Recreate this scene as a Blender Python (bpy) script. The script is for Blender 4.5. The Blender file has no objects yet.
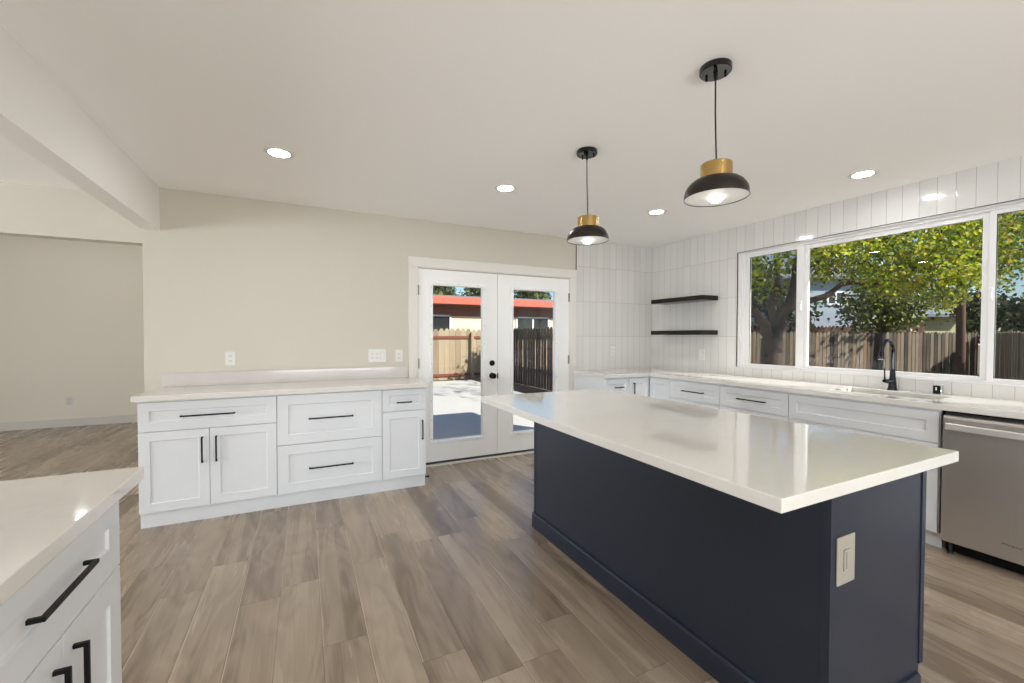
import bpy, bmesh, math, random
from mathutils import Vector, Matrix
random.seed(7)
C = bpy.context.scene
COL = C.collection

# ------------------------------------------------------------------ camera
F_PX, YAW, PITCH, ROLL, CY = 424.39, 0.456875, -0.02002, 0.0022105, 344.89
EYE = Vector((0, 0, 1.335))
_f = Vector((math.sin(YAW) * math.cos(PITCH), math.cos(YAW) * math.cos(PITCH), math.sin(PITCH)))
_r = Vector((math.cos(YAW), -math.sin(YAW), 0))
_u = _r.cross(_f)
CR = _r * math.cos(ROLL) + _u * math.sin(ROLL)
CU = -_r * math.sin(ROLL) + _u * math.cos(ROLL)
cam_data = bpy.data.cameras.new('camera')
cam = bpy.data.objects.new('camera', cam_data)
COL.objects.link(cam)
cam_data.sensor_width = 36
cam_data.lens = F_PX / 1024 * 36
cam_data.shift_y = (CY - 341.5) / 1024
cam_data.clip_start = 0.02
cam_data.clip_end = 2000
cam.matrix_world = Matrix(((CR.x, CU.x, -_f.x, EYE.x), (CR.y, CU.y, -_f.y, EYE.y), (CR.z, CU.z, -_f.z, EYE.z), (0, 0, 0, 1)))
C.camera = cam


def at(px, py, depth):
    """world point seen at a pixel of the photograph, `depth` metres along the view axis"""
    return EYE + (_f + CR * ((px - 512) / F_PX) - CU * ((py - CY) / F_PX)) * depth


# ------------------------------------------------------------------ view, world, sun
C.view_settings.view_transform = 'Standard'
C.view_settings.look = 'None'
C.view_settings.gamma = 1
C.view_settings.use_curve_mapping = False
C.view_settings.exposure = 0.22
C.cycles.max_bounces = 10
C.cycles.diffuse_bounces = 6
C.cycles.transparent_max_bounces = 24
C.cycles.sample_clamp_indirect = 6

world = bpy.data.worlds.new('sky')
C.world = world
world.use_nodes = True
wn = world.node_tree.nodes
wl = world.node_tree.links
wn.clear()
sky = wn.new('ShaderNodeTexSky')
sky.sky_type = 'NISHITA'
sky.sun_disc = False
sky.sun_elevation = math.radians(38.3)
sky.sun_rotation = math.radians(150)
sky.air_density = 1.0
sky.dust_density = 0.1
sky.ozone_density = 4.0
bg = wn.new('ShaderNodeBackground')
bg.inputs['Strength'].default_value = 0.135
wo = wn.new('ShaderNodeOutputWorld')
wl.new(sky.outputs[0], bg.inputs[0])
wl.new(bg.outputs[0], wo.inputs[0])

SUN_DIR = Vector((-0.39, 0.68, -0.62)).normalized()
sd = bpy.data.lights.new('sun', 'SUN')
sd.energy = 7.2
sd.angle = math.radians(0.6)
sd.color = (1.0, 0.95, 0.86)
so = bpy.data.objects.new('sun', sd)
COL.objects.link(so)
so.rotation_euler = SUN_DIR.to_track_quat('-Z', 'Y').to_euler()
so.location = (12, -12, 14)


def added_area_light(name, loc, direction, sx, sy, power, color=(0.86, 0.94, 1.0)):
    d = bpy.data.lights.new(name, 'AREA')
    d.shape = 'RECTANGLE'
    d.size, d.size_y = sx, sy
    d.energy = power
    d.color = color
    o = bpy.data.objects.new(name, d)
    COL.objects.link(o)
    o.location = loc
    o.rotation_euler = Vector(direction).to_track_quat('-Z', 'Y').to_euler()
    return o


# area lights added as fill at invented openings behind the viewer and left
P_REAR, P_SIDE, CANS, ADDED_CANS_LEFT = 104, 168, 120, 52
# (tilted upwards to brighten the ceiling)
added_area_light('fill_rear', (0.8, -3.27, 0.85), (0, 1, 0.9), 3.9, 1.0, P_REAR)
added_area_light('fill_side', (-6.07, 1.2, 1.0), (1, 0, 0.45), 3.9, 1.3, P_SIDE)


# ------------------------------------------------------------------ materials
def lin(c):
    return tuple((v / 255 / 12.92 if v / 255 <= 0.04045 else ((v / 255 + 0.055) / 1.055) ** 2.4) for v in c)


class NT:
    def __init__(self, name):
        self.m = bpy.data.materials.new(name)
        self.m.use_nodes = True
        self.n = self.m.node_tree.nodes
        self.l = self.m.node_tree.links
        self.n.clear()
        self.out = self.n.new('ShaderNodeOutputMaterial')

    def node(self, t, **kw):
        n = self.n.new(t)
        for k, v in kw.items():
            setattr(n, k, v)
        return n

    def put(self, sock, v):
        if isinstance(v, bpy.types.NodeSocket):
            self.l.new(v, sock)
        else:
            sock.default_value = v

    def math(self, op, a, b=None, c=None):
        n = self.n.new('ShaderNodeMath')
        n.operation = op
        for i, v in enumerate((a, b, c)):
            if v is not None:
                self.put(n.inputs[i], v)
        return n.outputs[0]

    def mix(self, fac, a, b, kind='MIX'):
        n = self.n.new('ShaderNodeMix')
        n.data_type = 'RGBA'
        n.blend_type = kind
        self.put(n.inputs[0], fac)
        self.put(n.inputs[6], a if isinstance(a, bpy.types.NodeSocket) else (*a[:3], 1))
        self.put(n.inputs[7], b if isinstance(b, bpy.types.NodeSocket) else (*b[:3], 1))
        return n.outputs[2]

    def xyz(self):
        g = self.n.new('ShaderNodeNewGeometry')
        s = self.n.new('ShaderNodeSeparateXYZ')
        self.l.new(g.outputs['Position'], s.inputs[0])
        return s.outputs[0], s.outputs[1], s.outputs[2]

    def vec(self, x, y, z):
        n = self.n.new('ShaderNodeCombineXYZ')
        for i, v in enumerate((x, y, z)):
            self.put(n.inputs[i], v)
        return n.outputs[0]

    def noise(self, vec, scale, detail=3, rough=0.5, dist=0.0, color=False):
        n = self.n.new('ShaderNodeTexNoise')
        if vec is not None:
            self.l.new(vec, n.inputs['Vector'])
        n.inputs['Scale'].default_value = scale
        n.inputs['Detail'].default_value = detail
        n.inputs['Roughness'].default_value = rough
        n.inputs['Distortion'].default_value = dist
        return n.outputs[1 if color else 0]

    def white(self, vec):
        n = self.n.new('ShaderNodeTexWhiteNoise')
        n.noise_dimensions = '3D'
        self.l.new(vec, n.inputs['Vector'])
        return n.outputs['Value']

    def ramp(self, fac, stops):
        n = self.n.new('ShaderNodeValToRGB')
        e = n.color_ramp.elements
        while len(e) < len(stops):
            e.new(0.5)
        for el, (p, c) in zip(e, stops):
            el.position = p
            el.color = (*c[:3], 1)
        self.put(n.inputs[0], fac)
        return n.outputs[0]

    def bump(self, h, strength, dist=0.002):
        n = self.n.new('ShaderNodeBump')
        n.inputs['Strength'].default_value = strength
        n.inputs['Distance'].default_value = dist
        self.l.new(h, n.inputs['Height'])
        return n.outputs[0]

    def bsdf(self, color, rough=0.5, metal=0.0, normal=None, **kw):
        b = self.n.new('ShaderNodeBsdfPrincipled')
        self.put(b.inputs['Base Color'], color if isinstance(color, bpy.types.NodeSocket) else (*color[:3], 1))
        self.put(b.inputs['Roughness'], rough)
        self.put(b.inputs['Metallic'], metal)
        if normal is not None:
            self.l.new(normal, b.inputs['Normal'])
        for k, v in kw.items():
            self.put(b.inputs[k.replace('_', ' ')], v)
        self.l.new(b.outputs[0], self.out.inputs[0])
        return b


def plain(name, rgb, rough=0.5, metal=0.0, var=0.03, scale=6.0, **kw):
    t = NT(name)
    g = t.n.new('ShaderNodeTexCoord').outputs['Object']
    n = t.noise(g, scale, 2)
    c = lin(rgb)
    col = t.mix(n, tuple(v * (1 - var) for v in c), tuple(min(1, v * (1 + var)) for v in c))
    t.bsdf(col, rough, metal, **kw)
    return t.m


def emit(name, rgb, strength):
    t = NT(name)
    e = t.node('ShaderNodeEmission')
    e.inputs[0].default_value = (*rgb, 1)
    e.inputs[1].default_value = strength
    t.l.new(e.outputs[0], t.out.inputs[0])
    return t.m


def paint(name, rgb, rough=0.6):
    t = NT(name)
    x, y, z = t.xyz()
    v = t.vec(x, y, z)
    n = t.noise(v, 160, 3)
    t.bsdf(lin(rgb), rough, normal=t.bump(n, 0.06, 0.001))
    return t.m


M = {}
M['wall'] = paint('wall_paint', (208, 201, 188))
M['beam'] = paint('beam_paint_lightened', (246, 243, 238))  # same paint as the walls, colour lightened to offset weak light there
M['wall_far'] = paint('wall_paint_far', (244, 237, 224))
M['ceiling'] = paint('ceiling_paint', (250, 248, 245))
M['trim'] = plain('trim_paint', (226, 222, 215), 0.35, var=0.01)
M['door'] = plain('door_paint', (246, 245, 243), 0.32, var=0.008)
M['cab'] = plain('cabinet_paint', (233, 234, 236), 0.32, var=0.008)
M['black'] = plain('black_metal', (10, 10, 11), 0.42, 0.0, Specular_IOR_Level=0.25)
M['black_gloss'] = plain('black_gloss', (7, 7, 8), 0.14, 0.0)
M['gunmetal'] = plain('gunmetal', (62, 57, 52), 0.36, 0.85)
M['brass'] = plain('brass', (190, 158, 100), 0.22, 1.0, 0.10, 60)
M['shade_in'] = plain('shade_white', (252, 251, 248), 0.45)
M['bulb'] = emit('bulb_glow', (1.0, 0.96, 0.9), 7.0)
M['lens'] = emit('downlight_lens', (0.97, 0.99, 1.0), CANS)
M['lens_left'] = emit('added_downlight_lens_left', (0.97, 0.99, 1.0), ADDED_CANS_LEFT)
M['navy'] = plain('navy_paint', (38, 46, 62), 0.36, var=0.02)
M['plate'] = plain('plastic_white', (228, 225, 221), 0.35, var=0.005)
M['shaded_plate'] = plain('plastic_white_shaded', (172, 164, 152), 0.4, var=0.005)  # white plastic with the shade of the island end put into its colour
M['plate_dark'] = plain('slot_dark', (90, 86, 82), 0.5)
M['chrome'] = plain('chrome', (200, 202, 205), 0.12, 1.0)
M['dark_chrome'] = plain('dark_chrome', (62, 64, 68), 0.10, 1.0)
M['steel'] = plain('satin_steel', (178, 172, 166), 0.25, 1.0)
M['handle_steel'] = plain('handle_steel', (214, 210, 206), 0.4, 0.3)
M['vinyl'] = plain('window_vinyl', (228, 226, 225), 0.3, var=0.005)
M['gasket'] = plain('gasket', (45, 45, 48), 0.6)
M['hinge'] = plain('hinge_steel', (140, 138, 135), 0.35, 0.8)
M['grey_dot'] = plain('plug_grey', (150, 148, 145), 0.5)
M['edge_metal'] = plain('tile_edge_metal', (96, 86, 72), 0.4, 0.6)


def quartz(name, c1, c2):
    t = NT(name)
    x, y, z = t.xyz()
    v = t.vec(x, y, z)
    d = t.noise(v, 1.6, 4, 0.55, color=True)
    vm = t.node('ShaderNodeVectorMath', operation='MULTIPLY_ADD')
    t.l.new(d, vm.inputs[0])
    vm.inputs[1].default_value = (0.55, 0.55, 0.55)
    t.l.new(v, vm.inputs[2])
    n = t.noise(vm.outputs[0], 2.3, 6, 0.6)
    vein = t.math('ABSOLUTE', t.math('SUBTRACT', n, 0.5))
    vein = t.math('SUBTRACT', 1.0, t.math('MINIMUM', t.math('MULTIPLY', vein, 38), 1.0))
    patch = t.noise(v, 1.1, 2)
    fac = t.math('MULTIPLY', vein, t.math('MULTIPLY', patch, 0.13))
    base = t.mix(t.noise(v, 3.5, 3), lin(c1), lin(c2))
    col = t.mix(fac, base, lin((186, 178, 172)))
    t.bsdf(col, 0.075, Coat_Weight=0.3, Coat_Roughness=0.03)
    return t.m


M['quartz'] = quartz('quartz', (229, 224, 217), (235, 231, 225))
M['quartz_dimmed'] = quartz('quartz_dimmed', (206, 199, 195), (214, 208, 204))  # same stone as the counters, colour darkened to offset strong light


def tile(name, axis, off):
    """stacked vertical tiles, 10 cm x 42 cm, glossy, with fine grout"""
    t = NT(name)
    x, y, z = t.xyz()
    h = x if axis == 'x' else y
    a = t.math('DIVIDE', t.math('SUBTRACT', h, off), 0.1)
    b = t.math('DIVIDE', t.math('SUBTRACT', z, 0.919), 0.4205)
    fa = t.math('FRACT', a)
    fb = t.math('FRACT', b)
    da = t.math('MULTIPLY', t.math('MINIMUM', fa, t.math('SUBTRACT', 1.0, fa)), 0.1)
    db = t.math('MULTIPLY', t.math('MINIMUM', fb, t.math('SUBTRACT', 1.0, fb)), 0.4205)
    dist = t.math('MINIMUM', da, db)
    mask = t.math('LESS_THAN', dist, 0.0013)
    hgt = t.math('MINIMUM', t.math('DIVIDE', dist, 0.004), 1.0)
    rnd = t.white(t.vec(t.math('FLOOR', a), t.math('FLOOR', b), 0.37))
    base = t.mix(rnd, lin((214, 211, 207)), lin((220, 217, 213)))
    col = t.mix(mask, base, lin((160, 154, 148)))
    rough = t.math('ADD', t.math('MULTIPLY', mask, 0.5), 0.09)
    wav = t.noise(t.vec(x, y, z), 5.0, 2)
    hh = t.math('ADD', hgt, t.math('MULTIPLY', wav, 0.35))
    t.bsdf(col, rough, normal=t.bump(hh, 0.35, 0.0015))
    return t.m


M['tile_back'] = tile('tile_back', 'x', 2.952)
M['tile_right'] = tile('tile_right', 'y', 1.029)


def floor_mat():
    t = NT('plank_floor')
    x, y, z = t.xyz()
    W, L = 0.1815, 1.22
    a = t.math('DIVIDE', t.math('SUBTRACT', x, 0.066), W)
    ci = t.math('FLOOR', a)
    off = t.math('MULTIPLY', t.white(t.vec(ci, 3.1, 7.7)), L)
    b = t.math('DIVIDE', t.math('ADD', y, off), L)
    ri = t.math('FLOOR', b)
    fa, fb = t.math('FRACT', a), t.math('FRACT', b)
    r1 = t.white(t.vec(ci, ri, 1.3))
    r2 = t.white(t.vec(ri, ci, 9.1))
    # long grain, shifted plank by plank
    gx = t.math('ADD', t.math('MULTIPLY', x, 8.0), t.math('MULTIPLY', r1, 40))
    gy = t.math('ADD', t.math('MULTIPLY', y, 0.55), t.math('MULTIPLY', r2, 30))
    gv = t.vec(gx, gy, 0.0)
    broad = t.noise(gv, 1.0, 3, 0.5, 0.5)
    fine = t.noise(t.vec(t.math('MULTIPLY', x, 150), t.math('ADD', t.math('MULTIPLY', y, 2.0), t.math('MULTIPLY', r1, 17)), r2), 1.0, 4, 0.6)
    # cathedral rings
    ring = t.noise(t.vec(t.math('ADD', t.math('MULTIPLY', x, 4.5), t.math('MULTIPLY', r2, 23)), t.math('ADD', t.math('MULTIPLY', y, 0.9), t.math('MULTIPLY', r1, 11)), 0.5), 1.0, 2, 0.5, 0.6)
    ring = t.math('FRACT', t.math('MULTIPLY', ring, 9.0))
    ring = t.math('ABSOLUTE', t.math('SUBTRACT', ring, 0.5))
    tone = t.math('ADD', t.math('MULTIPLY', broad, 0.61), t.math('ADD', t.math('MULTIPLY', fine, 0.20), t.math('ADD', t.math('MULTIPLY', ring, 0.20), t.math('MULTIPLY', t.math('SUBTRACT', r1, 0.5), 0.22))))
    col = t.ramp(tone, [(0.30, lin((122, 104, 87))), (0.42, lin((150, 132, 113))), (0.56, lin((170, 152, 132))), (0.76, lin((194, 177, 157)))])
    # eased edges: a pale streak and painted bevel highlight on some planks, dark hairline on the others
    ea = t.math('MULTIPLY', t.math('MINIMUM', fa, t.math('SUBTRACT', 1.0, fa)), W)
    eb = t.math('MULTIPLY', t.math('MINIMUM', fb, t.math('SUBTRACT', 1.0, fb)), L)
    line = t.math('LESS_THAN', t.math('MINIMUM', ea, eb), 0.0015)
    wob = t.math('MULTIPLY', t.math('SUBTRACT', t.noise(t.vec(0.0, t.math('MULTIPLY', y, 2.2), ci), 1.0, 2), 0.42), 0.05)
    pale = t.math('LESS_THAN', t.math('MULTIPLY', fa, W), t.math('MAXIMUM', t.math('MULTIPLY', wob, t.math('GREATER_THAN', r2, 0.45)), 0.0))
    pale2 = t.math('MULTIPLY', t.math('LESS_THAN', t.math('MULTIPLY', fa, W), 0.005), t.math('GREATER_THAN', r2, 0.35))
    pale = t.math('MAXIMUM', t.math('MULTIPLY', pale, 0.6), t.math('MULTIPLY', pale2, 0.9))
    col = t.mix(pale, col, lin((196, 176, 154)))
    col = t.mix(t.math('MULTIPLY', line, 0.7), col, lin((92, 74, 60)))
    h = t.math('SUBTRACT', 1.0, t.math('MULTIPLY', line, 1.0))
    t.bsdf(col, t.math('ADD', 0.23, t.math('MULTIPLY', broad, 0.08)), normal=t.bump(h, 0.2, 0.001), Specular_IOR_Level=0.75)
    return t.m


M['floor'] = floor_mat()


def brushed():
    t = NT('brushed_steel')
    x, y, z = t.xyz()
    n = t.noise(t.vec(t.math('MULTIPLY', x, 2.0), t.math('MULTIPLY', y, 900), t.math('MULTIPLY', z, 2.0)), 1.0, 3)
    c = t.mix(n, lin((186, 179, 172)), lin((198, 191, 184)))
    b = t.bsdf(c, t.math('ADD', 0.34, t.math('MULTIPLY', n, 0.08)), 0.72, Anisotropic=0.4)
    return t.m


M['brushed'] = brushed()


def glass(name, tint=(0.97, 0.985, 0.98), refl=1.0):
    t = NT(name)
    tr = t.node('ShaderNodeBsdfTransparent')
    tr.inputs[0].default_value = (*tint, 1)
    gl = t.node('ShaderNodeBsdfGlossy')
    gl.inputs['Roughness'].default_value = 0.0
    g = t.node('ShaderNodeNewGeometry')
    dp = t.node('ShaderNodeVectorMath', operation='DOT_PRODUCT')
    t.l.new(g.outputs['Incoming'], dp.inputs[0])
    t.l.new(g.outputs['Normal'], dp.inputs[1])
    c = t.math('SUBTRACT', 1.0, t.math('ABSOLUTE', dp.outputs['Value']))
    fr = t.math('ADD', 0.04, t.math('MULTIPLY', t.math('POWER', c, 5.0), 0.96))
    mx = t.node('ShaderNodeMixShader')
    t.put(mx.inputs[0], t.math('MULTIPLY', fr, refl))
    t.l.new(tr.outputs[0], mx.inputs[1])
    t.l.new(gl.outputs[0], mx.inputs[2])
    t.l.new(mx.outputs[0], t.out.inputs[0])
    return t.m


M['glass'] = glass('window_glass', refl=0.45)


def screen_mat():
    t = NT('insect_mesh')
    tr = t.node('ShaderNodeBsdfTransparent')
    df = t.node('ShaderNodeBsdfDiffuse')
    df.inputs[0].default_value = (0.02, 0.02, 0.022, 1)
    mx = t.node('ShaderNodeMixShader')
    mx.inputs[0].default_value = 0.17
    t.l.new(tr.outputs[0], mx.inputs[1])
    t.l.new(df.outputs[0], mx.inputs[2])
    t.l.new(mx.outputs[0], t.out.inputs[0])
    return t.m


M['screen'] = screen_mat()


def dark_wood():
    t = NT('dark_walnut')
    x, y, z = t.xyz()
    n = t.noise(t.vec(t.math('MULTIPLY', x, 40), t.math('MULTIPLY', y, 3), t.math('MULTIPLY', z, 60)), 1.0, 4)
    c = t.ramp(n, [(0.3, lin((12, 9, 8))), (0.7, lin((32, 25, 21)))])
    t.bsdf(c, 0.22, Specular_IOR_Level=0.3)
    return t.m


M['shelf'] = dark_wood()


def island_rand(name, stops, rough=0.8, trans=0.0, scale=0.0):
    """colour chosen per board / per leaf, with a little noise"""
    t = NT(name)
    g = t.node('ShaderNodeNewGeometry')
    r = g.outputs['Random Per Island']
    if scale:
        s = t.node('ShaderNodeSeparateXYZ')
        t.l.new(g.outputs['Position'], s.inputs[0])
        v = t.vec(t.math('MULTIPLY', s.outputs[0], scale), t.math('MULTIPLY', s.outputs[1], scale), t.math('MULTIPLY', s.outputs[2], scale * 0.12))
        n = t.noise(v, 1.0, 4, 0.6)
        r = t.math('ADD', t.math('MULTIPLY', r, 0.55), t.math('MULTIPLY', n, 0.45))
    c = t.ramp(r, stops)
    if trans:
        d = t.node('ShaderNodeBsdfDiffuse')
        tl = t.node('ShaderNodeBsdfTranslucent')
        gl = t.node('ShaderNodeBsdfGlossy')
        gl.inputs['Roughness'].default_value = 0.45
        gl.inputs[0].default_value = (0.9, 0.9, 0.9, 1)
        t.l.new(c, d.inputs[0])
        t.l.new(c, tl.inputs[0])
        m1 = t.node('ShaderNodeMixShader')
        m1.inputs[0].default_value = trans
        t.l.new(d.outputs[0], m1.inputs[1])
        t.l.new(tl.outputs[0], m1.inputs[2])
        m2 = t.node('ShaderNodeMixShader')
        m2.inputs[0].default_value = 0.04
        t.l.new(m1.outputs[0], m2.inputs[1])
        t.l.new(gl.outputs[0], m2.inputs[2])
        t.l.new(m2.outputs[0], t.out.inputs[0])
    else:
        t.bsdf(c, rough)
    return t.m


M['leaf_bright'] = island_rand('leaf_yellow_green', [(0.0, lin((62, 88, 20))), (0.35, lin((132, 158, 34))), (0.72, lin((200, 206, 60))), (0.95, lin((212, 202, 76))), (1.0, lin((204, 160, 66)))], trans=0.5)
M['leaf_dark'] = island_rand('leaf_dark_green', [(0.0, lin((34, 46, 26))), (0.5, lin((62, 78, 42))), (1.0, lin((108, 118, 70)))], trans=0.3)
M['leaf_olive'] = island_rand('leaf_olive', [(0.0, lin((48, 58, 28))), (0.6, lin((92, 104, 44))), (1.0, lin((150, 150, 76)))], trans=0.3)
M['bark'] = island_rand('bark', [(0.2, lin((52, 42, 36))), (0.8, lin((98, 82, 70)))], scale=9.0)
M['pole'] = island_rand('brown_pole', [(0.2, lin((52, 34, 27))), (0.8, lin((92, 64, 50)))], scale=8.0)
M['fence_grey'] = island_rand('weathered_boards', [(0.24, lin((46, 37, 31))), (0.42, lin((94, 81, 68))), (0.6, lin((132, 119, 102))), (0.85, lin((120, 80, 46)))], scale=7.0)
M['fence_tan'] = island_rand('tan_boards', [(0.15, lin((120, 104, 82))), (0.5, lin((158, 140, 114))), (0.9, lin((184, 168, 142)))], scale=6.0)
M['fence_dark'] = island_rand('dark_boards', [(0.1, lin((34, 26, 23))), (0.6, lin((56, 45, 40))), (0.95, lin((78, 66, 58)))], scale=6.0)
M['fence_red'] = island_rand('brown_boards', [(0.1, lin((62, 40, 32))), (0.9, lin((96, 64, 50)))], scale=6.0)
M['rail_red'] = plain('redwood_rail', (122, 68, 50), 0.8, var=0.15, scale=20)
M['peach'] = plain('stucco_peach', (240, 208, 180), 0.9, var=0.04, scale=30)
M['fascia'] = plain('fascia_red', (200, 98, 76), 0.6, var=0.03)
M['soffit'] = plain('soffit_red', (132, 80, 66), 0.7, var=0.05)
M['roof_grey'] = plain('roof_shingle', (118, 124, 132), 0.9, var=0.12, scale=25)
M['house_grey'] = plain('house_grey', (150, 162, 168), 0.85, var=0.05)
M['house_olive'] = plain('house_olive', (168, 164, 128), 0.85, var=0.05)
M['window_dark'] = plain('dark_pane', (38, 42, 46), 0.08, var=0.1)
M['concrete'] = plain('patio_concrete', (196, 192, 186), 0.85, var=0.06, scale=4)
M['soil'] = plain('soil', (104, 88, 70), 0.95, var=0.25, scale=5)
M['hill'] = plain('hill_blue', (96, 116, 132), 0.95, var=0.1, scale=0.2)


# ------------------------------------------------------------------ mesh builder
class MB:
    def __init__(self):
        self.v, self.f, self.mi = [], [], []

    def add(self, verts, faces, m=0):
        b = len(self.v)
        self.v += [tuple(p) for p in verts]
        for f in faces:
            self.f.append([b + i for i in f])
            self.mi.append(m)
        return self

    def box(self, x0, y0, z0, x1, y1, z1, m=0):
        v = [(x, y, z) for x in (x0, x1) for y in (y0, y1) for z in (z0, z1)]
        return self.add(v, [(0, 1, 3, 2), (4, 6, 7, 5), (0, 4, 5, 1), (2, 3, 7, 6), (0, 2, 6, 4), (1, 5, 7, 3)], m)

    def prism(self, poly, fn, d0, d1, m=0):
        """poly: 2-D points; fn(a, b, d) -> world point"""
        n = len(poly)
        v = [fn(a, b, d0) for a, b in poly] + [fn(a, b, d1) for a, b in poly]
        f = [tuple(range(n))[::-1], tuple(range(n, 2 * n))]
        f += [(i, (i + 1) % n, n + (i + 1) % n, n + i) for i in range(n)]
        return self.add(v, f, m)

    def tube(self, pts, rad, n=12, m=0, caps=True):
        pts = [Vector(p) for p in pts]
        rads = rad if isinstance(rad, (list, tuple)) else [rad] * len(pts)
        t0 = (pts[1] - pts[0]).normalized()
        ref = Vector((0, 0, 1)) if abs(t0.z) < 0.9 else Vector((1, 0, 0))
        side = t0.cross(ref).normalized()
        rings = []
        for i, p in enumerate(pts):
            a = pts[max(i - 1, 0)]
            b = pts[min(i + 1, len(pts) - 1)]
            t = (b - a).normalized()
            side = (side - t * side.dot(t)).normalized()
            up = t.cross(side)
            rings.append([p + (side * math.cos(2 * math.pi * k / n) + up * math.sin(2 * math.pi * k / n)) * rads[i] for k in range(n)])
        v = [q for r in rings for q in r]
        f = []
        for i in range(len(pts) - 1):
            for k in range(n):
                f.append((i * n + k, i * n + (k + 1) % n, (i + 1) * n + (k + 1) % n, (i + 1) * n + k))
        if caps:
            f.append(tuple(range(n))[::-1])
            f.append(tuple(range((len(pts) - 1) * n, len(pts) * n)))
        return self.add(v, f, m)

    def lathe(self, prof, c, n=40, m=0, closed=False):
        """prof: (radius, height) from one end to the other about the vertical through c"""
        v, f = [], []
        for r, h in prof:
            for k in range(n):
                a = 2 * math.pi * k / n
                v.append((c[0] + r * math.cos(a), c[1] + r * math.sin(a), c[2] + h))
        L = len(prof)
        for i in range(L - 1 + (1 if closed else 0)):
            j = (i + 1) % L
            for k in range(n):
                f.append((i * n + k, i * n + (k + 1) % n, j * n + (k + 1) % n, j * n + k))
        if not closed:
            if prof[0][0] > 1e-6:
                f.append(tuple(range(n))[::-1])
            if prof[-1][0] > 1e-6:
                f.append(tuple(range((L - 1) * n, L * n)))
        return self.add(v, f, m)


ROOT = {}


def root_loc(o):
    while o.parent:
        o = o.parent
    return Vector(o.location)


def build(name, mb, mats, parent=None, loc=None, bevel=0.0, smooth=False, weld=False):
    if not isinstance(mats, (list, tuple)):
        mats = [mats]
    me = bpy.data.meshes.new(name)
    base = root_loc(parent) if parent else Vector(loc or (0, 0, 0))
    me.from_pydata([tuple(Vector(p) - base) for p in mb.v], [], mb.f)
    for m in mats:
        me.materials.append(m)
    for p, i in zip(me.polygons, mb.mi):
        p.material_index = i
    bm = bmesh.new()
    bm.from_mesh(me)
    bmesh.ops.remove_doubles(bm, verts=bm.verts, dist=1e-6) if weld else None
    bmesh.ops.recalc_face_normals(bm, faces=bm.faces)
    bm.to_mesh(me)
    bm.free()
    o = bpy.data.objects.new(name, me)
    COL.objects.link(o)
    if parent:
        o.parent = parent
    else:
        o.location = base
    if bevel:
        b = o.modifiers.new('bevel', 'BEVEL')
        b.width = bevel
        b.segments = 2
        b.limit_method = 'ANGLE'
        b.angle_limit = math.radians(40)
    if smooth:
        for p in me.polygons:
            p.use_smooth = True
        try:
            me.set_sharp_from_angle(angle=math.radians(38))
        except Exception:
            pass
    return o


def tag(o, label, cat, group=None):
    o['label'] = label
    o['category'] = cat
    if group:
        o['group'] = group
    return o


def thing(name, label, cat, loc, group=None):
    o = bpy.data.objects.new(name, None)
    COL.objects.link(o)
    o.location = loc
    o.empty_display_size = 0.1
    return tag(o, label, cat, group)


def struct(name, mb, mats, parent=None, **kw):
    o = build(name, mb, mats, parent, **kw)
    if parent is None:
        o['kind'] = 'structure'
    return o


def struct_root(name, loc):
    o = bpy.data.objects.new(name, None)
    COL.objects.link(o)
    o.location = loc
    o['kind'] = 'structure'
    return o


def dup(root, loc, label, group=None):
    r = root.copy()
    COL.objects.link(r)
    r.location = loc
    r['label'] = label
    if group:
        r['group'] = group
    for ch in list(root.children):
        c = ch.copy()
        COL.objects.link(c)
        c.parent = r
        for g in list(ch.children):
            d = g.copy()
            COL.objects.link(d)
            d.parent = c
    return r


class Frame:
    """a = along the front, b = up, c = out of the front"""

    def __init__(self, o, u, n):
        self.o, self.u, self.n = Vector(o), Vector(u), Vector(n)

    def __call__(self, a, b, c):
        return self.o + self.u * a + Vector((0, 0, 1)) * b + self.n * c

    def box(self, mb, a0, b0, c0, a1, b1, c1, m=0):
        v = [self(a, b, c) for a in (a0, a1) for b in (b0, b1) for c in (c0, c1)]
        mb.add(v, [(0, 1, 3, 2), (4, 6, 7, 5), (0, 4, 5, 1), (2, 3, 7, 6), (0, 2, 6, 4), (1, 5, 7, 3)], m)
        return mb


# ------------------------------------------------------------------ the room
XR, YB, H, ZC, ZU = 4.154, 4.259, 2.504, 0.925, 0.887
DX0, DX1, DZ1 = 1.035, 2.858, 2.03          # double door opening
WY0, WY1, WZ0, WZ1 = 0.10, 3.010, 1.016, 2.226  # window opening

struct('floor', MB().box(-6.0, -3.2, -0.12, XR + 0.02, YB, 0.0).box(-6.0, YB, -0.12, -1.0, 8.5, 0.0), M['floor'])
struct('ceiling', MB().box(-1.125, -3.2, H, XR + 0.1, YB + 0.1, H + 0.1), M['ceiling'])
struct('ceiling_left', MB().box(-6.1, -3.2, 2.41, -1.123, YB + 0.12, 2.51), M['ceiling'])
struct('ceiling_far', MB().box(-6.1, YB, 2.9, -0.98, 8.54, 3.0), M['ceiling'])
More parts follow.
